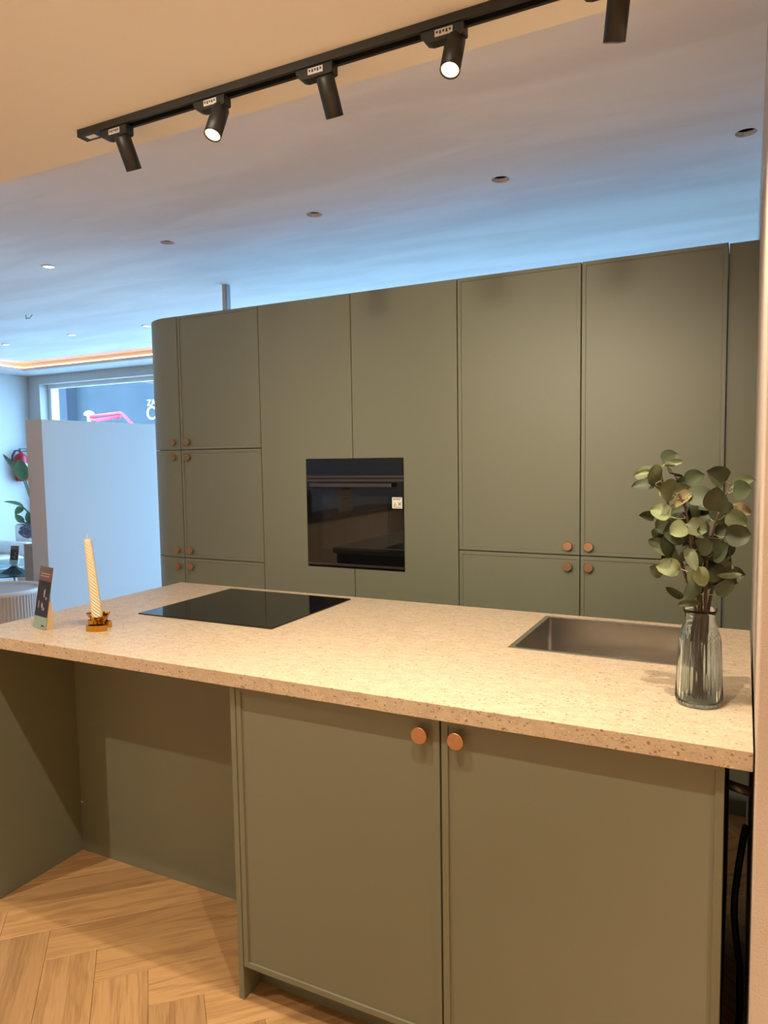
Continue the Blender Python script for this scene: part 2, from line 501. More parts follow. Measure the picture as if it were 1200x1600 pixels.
# window
win = thing('window_1', (-1.9, 3.4, OZ0), None, None); struct(win)
fr = MB()
fr.box(OX0, OX1, 3.38, 3.45, OZ1 - .05, OZ1).box(OX0, OX1, 3.38, 3.45, OZ0, OZ0 + .06)
fr.box(OX0, OX0 + .06, 3.38, 3.45, OZ0 + .06, OZ1 - .05).box(OX1 - .06, OX1, 3.38, 3.45, OZ0 + .06, OZ1 - .05)
fr.build('window_frame', M['white'], win)
ms = [-3.3, -0.55]
for x in ms:
    box('mullion', M['white'], win, x - .03, x + .03, 3.38, 3.45, OZ0 + .06, OZ1 - .05)
xs = [OX0 + .06] + [v for x in ms for v in (x - .03, x + .03)] + [OX1 - .06]
for a, b in zip(xs[::2], xs[1::2]):
    box('pane', M['pane'], win, a, b, 3.412, 3.418, OZ0 + .06, OZ1 - .05)

# street outside
street = struct(box('ground_street', M['pave'], None, -22, 12, YBACK + .3, 14, -0.4, -0.15))
fac = thing('street_building', (-11, 9.5, -0.15), 'pale grey rendered street building seen through the window', 'building')
box('facade_wall', M['facade'], fac, -19.0, -5.0, 9.2, 9.8, -0.15, 7.5)
box('pilaster', M['facade2'], fac, -13.6, -12.35, 8.9, 9.2, -0.15, 7.5)
tag(text('lettering', 'ZA', 0.20, (-10.0, 9.19, 2.866), M['paper'], fac, ext=.012), 'white ZA lettering')
tag(text('lettering', 'O', 0.44, (-10.04, 9.19, 2.545), M['paper'], fac, ext=.012), 'large white O lettering')
aw = thing('street_sign_frame', (-7.67, 5.5, -.15), 'red tubular sign frame on a white post outside the window', 'sign')
MB().lathe([(.035, 0), (.035, 2.52)], 14, (-7.69, 5.5, -.15)).build('post', M['white'], aw)
MB().lathe([(.03, 0), (.085, .02), (.09, .05), (.05, .09), (0, .1)], 18, (-7.69, 5.5, 2.37)).build('post_cap', M['white'], aw)
MB().tube([(-7.66, 5.5, 2.37), (-6.95, 5.5, 2.40), (-6.9, 5.5, 2.38), (-6.68, 5.5, 2.20), (-6.5, 5.5, 2.05)], .026, 10).build('red_tube', M['red'], aw)
MB().tube([(-7.66, 5.5, 2.33), (-7.5, 5.5, 2.30), (-6.95, 5.5, 2.34)], .03, 10).build('lower_tube', M['red'], aw)

# ceiling fittings
def downlight(x, y, lab):
    t = thing('recessed_downlight', (x, y, ZFAR), lab, 'downlight', 'lit downlights in the grey ceiling')
    MB().lathe([(.045, 0), (.045, -.004), (.034, -.007), (.031, -.002)], 28, (x, y, ZFAR), cap=False).build('bezel', M['white'], t)
    MB().lathe([(0.0, -.0035), (.031, -.003)], 28, (x, y, ZFAR), cap=False).build('lens', M['ledw'], t)
    ld = bpy.data.lights.new('downlight', 'SPOT'); ld.energy = P_ROOM * .45; ld.color = (1.0, .88, .70); ld.spot_size = math.radians(120); ld.spot_blend = 1.0; ld.shadow_soft_size = .03
    lo = bpy.data.objects.new('downlight', ld); COL.objects.link(lo); lo.location = (x, y, ZFAR - .012); attach(lo, t)
M['ledw'] = emit('led_white', (1.0, 0.93, 0.82), 6.0)
downlight(-1.567, -0.10, 'lit recessed downlight nearest the camera, left of the row of empty ceiling holes')
downlight(-2.563, 1.742, 'lit recessed downlight beside the curved top of the green cabinets')
downlight(-3.535, 1.713, 'lit recessed downlight in the middle of the far row above the partition')
downlight(-4.591, 1.758, 'lit recessed downlight at the far left edge of the photo')
MB().tube([(-3.06, .85, 2.85), (-3.06, .85, 2.815), (-3.05, .855, 2.825), (-3.03, .86, 2.82), (-3.0, .865, 2.85)], .004, 6)\
    .build('ceiling_hook', M['alu'])
tag(bpy.data.objects['ceiling_hook'], 'small bent wire hook on the grey ceiling at far left', 'hook')
pst = thing('timber_post', (-.91, .865, 0), 'thin raw timber stud rising behind the green cabinets to the ceiling', 'post')
box('timber', M['stud'], pst, -.935, -.905, .85, .89, 0, ZFAR)
box('metal_channel', M['alu'], pst, -.905, -.893, .85, .89, 0, ZFAR)

# white half-height partition
part = thing('partition_wall', (-2.18, 1.3, FZ), 'white half-height partition wall left of the green cabinets', 'partition')
bevel(box('panel', M['wall'], part, -2.265, -2.092, 0.193, 2.35, FZ, 1.9), .003)
box('skirting', M['white'], part, -2.092, -2.08, 0.193, 2.35, FZ, .08)

# ================================================================== TALL CABINET WALL
ZT = 2.4505; ZS1 = 1.650; ZS2 = 0.9872; ZSR = 1.1156; ZPL = 0.10
G = 0.0023            # half door gap
DT = 0.020            # door thickness
CD = 0.60             # carcass depth

def rim_door(name, parent, x0, x1, z0, z1, y0, rim=0.017, rec=0.0045, lip=0.003):
    """slab door facing -Y at y0 with a thin raised rim round a sunken panel"""
    c = 0.0012
    def ring(dx, y):
        return [(x0 + dx, y, z0 + dx), (x1 - dx, y, z0 + dx), (x1 - dx, y, z1 - dx), (x0 + dx, y, z1 - dx)]
    rings = [ring(0, y0 + DT), ring(0, y0 + c), ring(c, y0), ring(rim, y0), ring(rim + lip * .4, y0 + rec)]
    vs = [p for r_ in rings for p in r_]
    fs = [(3, 2, 1, 0)]
    for j in range(4):
        for k in range(4):
            k2 = (k + 1) % 4
            fs.append((j * 4 + k, j * 4 + k2, (j + 1) * 4 + k2, (j + 1) * 4 + k))
    fs.append((16, 17, 18, 19))
    return MB().add(vs, fs).build(name, M['green'], parent)

KNOB = None
def knob(parent, x, y, z):
    """turned copper disc knob on a short neck, facing -Y"""
    global KNOB
    if KNOB is None:
        k = MB().lathe([(.0095, 0), (.0075, .003), (.007, .012), (.0095, .0155), (.0195, .0165), (.0212, .0182), (.0212, .0245), (.0198, .0262), (0, .0262)], 36, (0, 0, 0), (0, -1, 0))
        k.sm = [q // 36 in (1, 2, 6) for q in range(len(k.sm))]
        ob = k.build('knob', M['copper']); KNOB = ob.data
        bpy.data.objects.remove(ob)
    o = bpy.data.objects.new('knob', KNOB); COL.objects.link(o)
    o.location = (x, y, z)
    attach(o, parent)
    o['label'] = 'round copper knob'
    return o

def carcass(parent, x0, x1, zt=ZT, y1=CD + DT):
    box('carcass', M['greendark'], parent, x0 + .002, x1 - .002, DT + .0005, y1, ZPL, zt - .001)
    box('plinth', M['green'], parent, x0, x1, .06, .075, 0, ZPL - .001)

# curved end unit
def curved(t, name, z0, z1, x_in=-0.6 - G):
    R, cx, cy = 0.30, -0.675, 0.30
    out = [(x_in, 0.0)] + [(cx - R * math.sin(a), cy - R * math.cos(a)) for a in [math.pi / 2 * q / 24 for q in range(25)]] + [(cx - R, CD + DT)]
    r2 = R - DT
    inn = [(cx - r2, CD + DT)] + [(cx - r2 * math.sin(a), cy - r2 * math.cos(a)) for a in [math.pi / 2 * q / 24 for q in range(24, -1, -1)]] + [(x_in, DT)]
    b = MB().prism(out + inn, z0, z1)
    return b.build(name, M['green'], t)
t = thing('curved_end_cabinet', (-.8, .3, 0), 'narrow sage green tall cabinet with rounded left end', 'cabinet')
d1 = curved(t, 'door', ZS1 + G, ZT); knob(d1, -.650, 0, 1.697)
d2 = curved(t, 'door', ZS2 + G, ZS1 - G); knob(d2, -.650, 0, 1.604); knob(d2, -.646, 0, 1.033)
d3 = curved(t, 'door', ZPL, ZS2 - G); knob(d3, -.643, 0, .934)
cb = [(-.602, DT + .002)] + [(-.675 - .277 * math.sin(a), .30 - .277 * math.cos(a)) for a in [math.pi / 2 * q / 16 for q in range(17)]] + [(-.952, CD + DT), (-.602, CD + DT)]
MB().prism(cb, ZPL, ZT - .003).build('carcass', M['greendark'], t)
box('plinth', M['green'], t, -.85, -.6, .08, .5, 0, ZPL - .001)

# framed larder unit
t = thing('larder_cabinet', (-.3, .3, 0), 'sage green three-door tall cabinet between rounded end and oven panels', 'cabinet')
carcass(t, -.6, 0)
d1 = rim_door('door', t, -.6 + G, -G, ZS1 + G, ZT, 0); knob(d1, -.541, .0035, 1.696)
d2 = rim_door('door', t, -.6 + G, -G, ZS2 + G, ZS1 - G, 0); knob(d2, -.543, .0035, 1.603); knob(d2, -.545, .0035, 1.034)
d3 = rim_door('door', t, -.6 + G, -G, ZPL, ZS2 - G, 0); knob(d3, -.544, .0035, .935)

# oven housing: two plain slabs, oven set across their joint
OX, OZB, OZT, OW = 0.6, 0.9861, 1.5811, 0.2975
t = thing('oven_housing_cabinet', (.6, .3, 0), 'plain sage green tall cabinet with built-in oven across two flush panels', 'cabinet')
h = MB()
h.box(.002, OX - OW - .002, DT + .001, CD + DT, ZPL, ZT - .001).box(OX + OW + .002, 1.198, DT + .001, CD + DT, ZPL, ZT - .001)
h.box(OX - OW - .002, OX + OW + .002, DT + .001, CD + DT, ZPL, OZB - .002).box(OX - OW - .002, OX + OW + .002, DT + .001, CD + DT, OZT + .002, ZT - .001)
h.box(OX - OW - .002, OX + OW + .002, CD, CD + DT, OZB - .002, OZT + .002)
h.build('carcass', M['greendark'], t)
box('plinth', M['green'], t, 0, 1.2, .06, .075, 0, ZPL - .001)
def flatdoor(poly):
    b = MB().prism([(x, z) for x, z in poly], 0, DT)
    b.v = [(x, DT - z, y) for x, y, z in b.v]
    return b
o = flatdoor([(G, ZPL), (OX - G, ZPL), (OX - G, OZB - .002), (OX - OW - .002, OZB - .002), (OX - OW - .002, OZT + .002), (OX - G, OZT + .002), (OX - G, ZT), (G, ZT)]).build('front_panel', M['green'], t)
bevel(o, .001)
o = flatdoor([(OX + G, ZPL), (1.2 - G, ZPL), (1.2 - G, ZT), (OX + G, ZT), (OX + G, OZT + .002), (OX + OW + .002, OZT + .002), (OX + OW + .002, OZB - .002), (OX + G, OZB - .002)]).build('front_panel', M['green'], t)
bevel(o, .001)

# right-hand tall units
for k, (x0, lab, kx) in enumerate(((1.2, 'sage green framed tall cabinet right of the oven, knobs at its right', 1.7455), (1.8, 'sage green framed tall cabinet behind the eucalyptus, knobs at its left', 1.841))):
    t = thing('tall_cabinet', (x0 + .3, .3, 0), lab, 'cabinet', 'tall framed cabinets')
    carcass(t, x0, x0 + .6)
    d = rim_door('door', t, x0 + G, x0 + .6 - G, ZSR + G, ZT, 0); knob(d, kx, .0035, 1.160)
    d = rim_door('door', t, x0 + G, x0 + .6 - G, ZPL, ZSR - G, 0); knob(d, kx, .0035, 1.063)
o = box('filler_panel', M['green'], None, 2.402, 2.517, .022, .042, 0, ZT)
tag(o, 'plain sage green filler strip between tall cabinets and right wall', 'panel')

# ================================================================== OVEN
t = thing('built_in_oven', (OX, .1, OZB), 'black glass built-in oven with bar handle and energy sticker', 'oven')
x0, x1 = OX - OW + .001, OX + OW - .001
box('body', M['black'], t, x0 + .012, x1 - .012, .019, .52, OZB + .004, OZT - .004)
bevel(box('control_panel', M['ovenglass'], t, x0, x1, -.003, .018, OZT - .090, OZT), .001)
box('trim_bar', M['oventrim'], t, x0, x1, -.004, .018, OZT - .1015, OZT - .0905)
box('vent_slot', M['blackhole'], t, x0 + .003, x1 - .003, -.001, .018, OZT - .1085, OZT - .102)
door = bevel(box('door', M['ovenglass'], t, x0, x1, -.003, .018, OZB + .012, OZT - .109), .001)
box('door_trim', M['oventrim'], door, x0, x1, -0.0055, -0.0032, OZT - .122, OZT - .110)
box('door_trim', M['oventrim'], door, x0, x1, -0.0055, -0.0032, OZB + .0125, OZB + .025)
box('window', M['ovenwin'], door, x0 + .10, x1 - .09, -0.0036, -0.0031, OZB + .10, OZT - .20)
hn = MB().box(x0 + .042, x1 - .052, -0.0430, -0.0310, OZT - .151, OZT - .130, bev=.003)
hn.box(x0 + .055, x0 + .075, -0.0310, -0.0031, OZT - .148, OZT - .134).box(x1 - .085, x1 - .065, -0.0310, -0.0031, OZT - .148, OZT - .134)
hn.build('handle', M['oventrim'], door)
st = box('sticker', M['paper'], door, x1 - .064, x1 - .006, -0.0042, -0.0032, OZT - .262, OZT - .204)
tag(st, 'white warning sticker')
sx, sz = x1 - .064, OZT - .262
MB().add([(sx + .006, -0.0045, sz + .012), (sx + .027, -0.0045, sz + .012), (sx + .0165, -0.0045, sz + .034), (sx + .006, -0.0043, sz + .012), (sx + .027, -0.0043, sz + .012), (sx + .0165, -0.0043, sz + .034)],
         [(0, 1, 2), (3, 5, 4), (0, 3, 4, 1), (1, 4, 5, 2), (2, 5, 3, 0)]).build('warning_triangle', M['yellow'], st)
xk = MB()
for s in (1, -1):
    a = Vector((sx + .044, 0, sz + .023)); d = Vector((.0085, 0, .0085 * s)); n = Vector((-.0012 * s, 0, .0012))
    q = [a - d + n, a + d + n, a + d - n, a - d - n]
    xk.add([(v.x, -0.0045, v.z) for v in q] + [(v.x, -0.0043, v.z) for v in q], [(0, 1, 2, 3), (7, 6, 5, 4), (0, 4, 5, 1), (1, 5, 6, 2), (2, 6, 7, 3), (3, 7, 4, 0)])
xk.build('cross_mark', M['ink'], st)
for a_, b_, c_ in ((.053, .050, .053), (.045, .044, .0465), (.053, .005, .0075)):
    box('print_line', M['ink'], st, sx + .005, sx + a_, -0.0045, -0.0043, sz + b_, sz + c_)

# ================================================================== ISLAND
ZC, TH = 0.9942, 0.041
ZU = ZC - TH
YF, YB, CX0, CX1 = -1.8061, -0.7245, 0.0329, 2.5035
YD = -1.7761
SX0, SX1, SY0, SY1 = 1.8334, 2.345, -1.2512, -0.7763
RIMW = 0.014
ct = thing('stone_countertop', ((CX0 + CX1) / 2, (YF + YB) / 2, ZU), 'long pale speckled stone countertop on the kitchen island', 'countertop')
hole = [(SX0 + .006, SY0 + .006), (SX0 + .006, SY1 - .006), (SX1 - .006, SY1 - .006), (SX1 - .006, SY0 + .006)]
slab = MB().prism([(CX0, YF), (CX1, YF), (CX1, YB), (CX0, YB)], ZU, ZC, [hole]).build('slab', M['stone'], ct)
bevel(slab, .0015, 2)

# base cabinet with the two front doors
ICX0 = 1.1755; DW = 0.6297
ICX1 = ICX0 + .018 + 2 * DW
t = thing('island_base_cabinet', ((ICX0 + ICX1) / 2, -1.3, 0), 'sage green two-door base cabinet at the front of the island', 'cabinet')
bevel(box('side_panel', M['green'], t, ICX0, ICX0 + .018, YD, YB - .03, 0, ZU), .001)
box('carcass', M['greendark'], t, ICX0 + .019, ICX1 - .001, YD + DT + .0005, SY0 - .02, .1045, ZU - .001)
MB().box(ICX0 + .019, ICX1 - .001, SY1 + .015, YB - .03, .1045, ZU - .001).box(ICX0 + .019, SX0 - .01, SY0 - .019, SY1 + .014, .1045, ZU - .001)\
    .box(SX1 + .01, ICX1 - .001, SY0 - .019, SY1 + .014, .1045, ZU - .001).box(SX0 - .01, SX1 + .01, SY0 - .019, SY1 + .014, .1045, .12).build('sink_carcass', M['greendark'], t)
box('plinth', M['green'], t, ICX0 + .019, ICX1 - .002, YD + .082, YD + .098, 0, .104)
xm = ICX0 + .018 + DW
d = rim_door('door', t, ICX0 + .018 + G, xm - G, .1045, ZU - .003, YD, rim=.017, rec=.005); knob(d, 1.775, YD + .004, .9035)
d = rim_door('door', t, xm + G, ICX1, .1045, ZU - .003, YD, rim=.017, rec=.005); knob(d, 1.870, YD + .004, .9045)

t = thing('island_end_panel', (.065, -1.25, 0), 'dark-shaded sage green end panel at the left of the island', 'panel')
bevel(box('panel', M['green'], t, .046, .0823, YD, YB - .03, 0, ZU), .001)
t = thing('hob_base_cabinet', (.6, -1.1, 0), 'plain sage green knee-space back panel under the left of the island', 'cabinet')
box('back_panel', M['green'], t, .0828, ICX0 - .0005, -1.4034, -1.385, 0, ZU)
box('carcass', M['greendark'], t, .0828, ICX0 - .0005, -1.3845, YB - .05, .1, ZU - .001)
MB().lathe([(.004, 0), (.004, .0015), (0, .002)], 12, (.0905, -1.4034, .205), (0, -1, 0)).build('screw_cap', M['white'], t)

# hob
t = thing('induction_hob', ((.3869 + 1.0168) / 2, -1.066, ZC), 'black glass induction hob set on the pale countertop', 'hob')
bevel(box('glass_plate', M['glassblack'], t, .3869, 1.0168, -1.3466, -.7851, ZC, ZC + .005), .0012)

# sink
t = thing('inset_sink', ((SX0 + SX1) / 2, (SY0 + SY1) / 2, ZC), 'rectangular brushed steel sink inset behind the glass vase', 'sink')
def rr(x0, x1, y0, y1, r_, n=5):
    pts = []
    for cx, cy, a0 in ((x1 - r_, y1 - r_, 0), (x0 + r_, y1 - r_, 90), (x0 + r_, y0 + r_, 180), (x1 - r_, y0 + r_, 270)):
        for q in range(n + 1):
            a = math.radians(a0 + 90 * q / n)
            pts.append((cx + r_ * math.cos(a), cy + r_ * math.sin(a)))
    return pts
def rings(loops, zs, close=True):
    n = len(loops[0]); vs = []; fs = []
    for lp, z in zip(loops, zs):
        vs += [(x, y, z) for x, y in lp]
    for j in range(len(loops) - 1):
        for k in range(n):
            k2 = (k + 1) % n
            fs.append((j * n + k, j * n + k2, (j + 1) * n + k2, (j + 1) * n + k))
    if close:
        fs.append(tuple((len(loops) - 1) * n + k for k in range(n)))
    return vs, fs
ri = .012
L0 = rr(SX0, SX1, SY0, SY1, .006); L1 = rr(SX0 + .001, SX1 - .001, SY0 + .001, SY1 - .001, .006)
L2 = rr(SX0 + RIMW, SX1 - RIMW, SY0 + RIMW, SY1 - RIMW, ri)
L3 = rr(SX0 + RIMW + .0015, SX1 - RIMW - .0015, SY0 + RIMW + .0015, SY1 - RIMW - .0015, ri)
L4 = rr(SX0 + RIMW + .004, SX1 - RIMW - .004, SY0 + RIMW + .004, SY1 - RIMW - .004, .014)
L5 = rr(SX0 + RIMW + .018, SX1 - RIMW - .018, SY0 + RIMW + .018, SY1 - RIMW - .018, .012)
v, f = rings([L0, L0, L1, L2, L3], [ZC + .0002, ZC + .0018, ZC + .0022, ZC + .0022, ZC + .0012], False)
MB().add(v, f).build('rim', M['steel'], t)
v, f = rings([L3, L4, L5], [ZC + .0012, ZC - .185, ZC - .2])
bw = MB().add(v, f, True).build('bowl', M['steel'], t)
md = bw.modifiers.new('solid', 'SOLIDIFY'); md.thickness = .001; md.offset = -1
bw.modifiers.new('split', 'EDGE_SPLIT').split_angle = math.radians(40)
MB().lathe([(.045, 0), (.045, .002), (.03, .003), (.028, -.001), (0, -.001)], 28, ((SX0 + SX1) / 2, (SY0 + SY1) / 2, ZC - .1995)).build('drain', M['steel'], t)

# things in the gap by the wall
t = thing('gap_bracket', (2.48, -1.1, .88), 'grey metal bracket under the countertop in the gap by the wall', 'bracket')
MB().tube([(2.456, -1.60, .832), (2.5035, -1.60, .822)], .011, 12).build('rod', M['alu'], t)
box('angle_plate', M['alu'], t, 2.4545, 2.5035, -1.64, -1.636, .885, ZU - .0005)
o = MB().tube([(2.499, -1.40, .645), (2.494, -1.40, .62), (2.484, -1.40, .54), (2.476, -1.40, .455), (2.476, -1.40, .40), (2.482, -1.40, .34), (2.491, -1.39, .27), (2.494, -1.38, .15), (2.49, -1.35, .012)], .0085, 10).build('cable', M['rubber'])
tag(o, 'black rubber cable hanging in the gap beside the island', 'cable')

# ================================================================== TRACK LIGHTS
def track(xa, xb, y, lab, sticker=True):
    t = thing('ceiling_track', ((xa + xb) / 2, y, ZNEAR), lab, 'light track')
    b = MB()
    hw = .0175; zb = ZNEAR - .019
    b.box(xa, xb, y - hw, y + hw, ZNEAR - .004, ZNEAR)
    b.box(xa, xb, y - hw, y - .009, zb, ZNEAR - .004).box(xa, xb, y + .009, y + hw, zb, ZNEAR - .004)
    b.build('rail', M['black'], t)
    b = MB(); b.box(xa, xa + .10, y - .009, y + .009, zb, ZNEAR - .005)
    b.box(xa - .003, xa, y - hw, y + hw, zb - .0005, ZNEAR)
    b.build('end_feed', M['black'], t)
    if sticker:
        box('sticker', M['paper'], t, xa + .018, xa + .052, y - .008, y + .008, zb - .0006, zb)
    box('conductor', M['alu'], t, xa + .11, xb, y - .002, y + .002, ZNEAR - .0065, ZNEAR - .0045)
    return t
YT1, YT2 = -1.885, -4.0
track(0.815, 3.2, YT1, 'long black ceiling light track above the island')
track(0.0, 3.2, YT2, 'added black ceiling light track at the rear of the soffit, behind the viewer')  # unseen track, added to carry the cabinet fill lamps

def spotlamp(x, y, tilt, lab, power, size=70, blend=0.7, yaw=0.0, group='black track spotlights', R=.0212):
    """tilt: degrees from straight down towards +Y (negative: towards the camera)"""
    t = thing('track_spotlight', (x, y, ZNEAR), lab, 'spotlight', group)
    zb = ZNEAR - .0195
    # adapter with one rounded lower corner
    ad = [( -.062, zb), (.036, zb), (.036, zb - .022), (.030, zb - .024), (-.04, zb - .024), (-.052, zb - .020), (-.060, zb - .010)]
    b = MB().prism(ad, -.013, .013); b.v = [(x + p[0], y + p[2], p[1]) for p in b.v]
    a_ = b.build('adapter', M['black'], t)
    box('rating_label', M['paperd'], a_, x - .028, x + .012, y - .0136, y - .0131, zb - .017, zb - .003)
    lb = MB()
    for q in range(5):
        lb.box(x - .025 + q * .0072, x - .0205 + q * .0072, y - .0139, y - .0137, zb - (.013 if q % 2 else .011), zb - .006)
    lb.build('label_print', M['ink'], a_)
    a = math.radians(tilt); yw = math.radians(yaw)
    d = Vector((math.sin(a) * math.sin(yw), math.sin(a) * math.cos(yw), -math.cos(a)))
    piv = Vector((x + .012, y, zb - .033))
    MB().lathe([(.0065, 0), (.0065, .013)], 14, (piv.x, piv.y, piv.z)).build('swivel_stem', M['black'], t)
    top = piv - d * .012
    H = .087
    k = R / .0245
    body = MB().lathe([(0, 0), (.018 * k, 0), (.0225 * k, .0015), (R, .005), (R, H), (R - .0022, H), (R - .0026, H - .004)], 36, top, d, cap=False).build('barrel', M['black'], t)
    MB().lathe([(R - .0026, H - .003), (R - .004, H - .022), (.0155 * k, H - .030)], 36, top, d, cap=False).build('reflector', M['ivory'], t)
    MB().lathe([(.0156 * k, H - .0295), (0, H - .0290)], 36, top, d, cap=False).build('led', M['led'], t)
    ld = bpy.data.lights.new('spot', 'SPOT')
    ld.energy = power; ld.color = WARM; ld.spot_size = math.radians(size); ld.spot_blend = blend; ld.shadow_soft_size = .014 if R < .03 else R * .95
    lo = bpy.data.objects.new('spot', ld); COL.objects.link(lo)
    lo.location = top + d * (H + .002)
    lo.rotation_euler = d.to_track_quat('-Z', 'Y').to_euler()
    attach(lo, t)
    return t
M['paperd'] = mat('rating_label', srgb(188, 180, 172), 0.5, var=0.2, scale=400)
spotlamp(.955, YT1, 27, 'black track spotlight at the left end of the track, turned away', P_FAR, 150, 1.0)
spotlamp(1.283, YT1, -25, 'second black track spotlight from the left, lit and facing the viewer', P_NEAR, 110, .8)
spotlamp(1.590, YT1, 30, 'third black track spotlight from the left, turned away', P_FAR, 150, 1.0)
spotlamp(1.905, YT1, -24, 'fourth black track spotlight from the left, brightly lit towards the viewer', P_NEAR * 1.4, 110, .8)
spotlamp(2.235, YT1, 24, 'black track spotlight cut off by the top of the photo at right', P_FAR * 2.2, 150, 1.0, yaw=-25)
for x, yw, tx in ((.25, -11, 'at its left end'), (1.15, 0, 'in its middle'), (1.9, -12, 'at its right end')):  # unseen fill lamps, added to brighten the tall cabinet fronts
    spotlamp(x, YT2, 79, 'added black fill spotlight on the rear track, ' + tx, P_REAR, 46, 1.0, yw, group='added fill spotlights on the rear track', R=.065)
# round downlight in the soffit behind the viewer
def soffit_light(x, y, power, lab, size=140):
    t = thing('soffit_downlight', (x, y, ZNEAR), 'round lit downlight in the warm soffit ' + lab, 'downlight')
    MB().lathe([(.06, 0), (.06, -.004), (.048, -.008), (.045, -.002)], 32, (x, y, ZNEAR), cap=False).build('bezel', M['white'], t)
    MB().lathe([(0.0, -.0035), (.045, -.003)], 32, (x, y, ZNEAR), cap=False).build('lens', M['led'], t)
    ld = bpy.data.lights.new('downlight', 'SPOT'); ld.energy = power; ld.color = WARM; ld.spot_size = math.radians(size); ld.spot_blend = .8; ld.shadow_soft_size = .012
    lo = bpy.data.objects.new('downlight', ld); COL.objects.link(lo); lo.location = (x, y, ZNEAR - .012); attach(lo, t)
soffit_light(-.51, -3.17, P_DOWN, 'left of the island')
for x_, y_, lb_ in ((-.6, -5.0, 'behind the viewer at the left, added for bounce light'), (1.2, -5.0, 'behind the viewer, added for bounce light'), (3.4, -4.2, 'behind the viewer at the right, added for bounce light'), (3.6, -2.6, 'right of the wall end, added for bounce light'), (-2.6, -3.2, 'far left of the island, added for bounce light')):  # unseen downlights, added so floor bounce brightens soffit and ceiling
    soffit_light(x_, y_, P_ROOM * 9, lb_, 92)
soffit_light(1.41, -2.48, P_SECOND, 'in front of the left island door')
soffit_light(2.11, -2.48, P_SECOND, 'in front of the right island door')

# ================================================================== ON THE COUNTERTOP
# ribbed glass vase
VX, VY = 2.390, -1.544
t = thing('glass_vase', (VX, VY, ZC), 'blue-tinted ribbed glass vase at the right end of the countertop', 'vase')
def vr(r_, h, a):
    k = 1.0 if .012 < h < .158 else 0.0
    return r_ + k * .0011 * math.cos(30 * a)
outer = [(0, 0.0005), (.046, 0.0), (.0505, .004), (.0520, .012), (.0518, .016), (.0500, .06), (.0482, .11), (.0462, .15), (.0448, .165), (.040, .180), (.0338, .194), (.0322, .204), (.0340, .215), (.0381, .2255), (.0381, .2262)]
inner = [(.0375, .2262), (.0328, .2145), (.0304, .204), (.0320, .193), (.038, .178), (.0425, .163), (.044, .15), (.0460, .11), (.0478, .06), (.0496, .016), (.046, .0095), (0, .0085)]
def vr2(r_, h, a):
    return r_
vm = MB()
seg = 180
vm.lathe(outer, seg, (VX, VY, ZC + .0003), rfun=vr, cap=False)
n0 = len(vm.v)
vm.lathe(inner, seg, (VX, VY, ZC + .0003), cap=False)
base_o = (len(outer) - 1) * seg
for k in range(seg):
    vm.f.append((base_o + k, base_o + (k + 1) % seg, n0 + (k + 1) % seg, n0 + k)); vm.sm.append(False)
vm.build('vase_body', M['vase'], t)

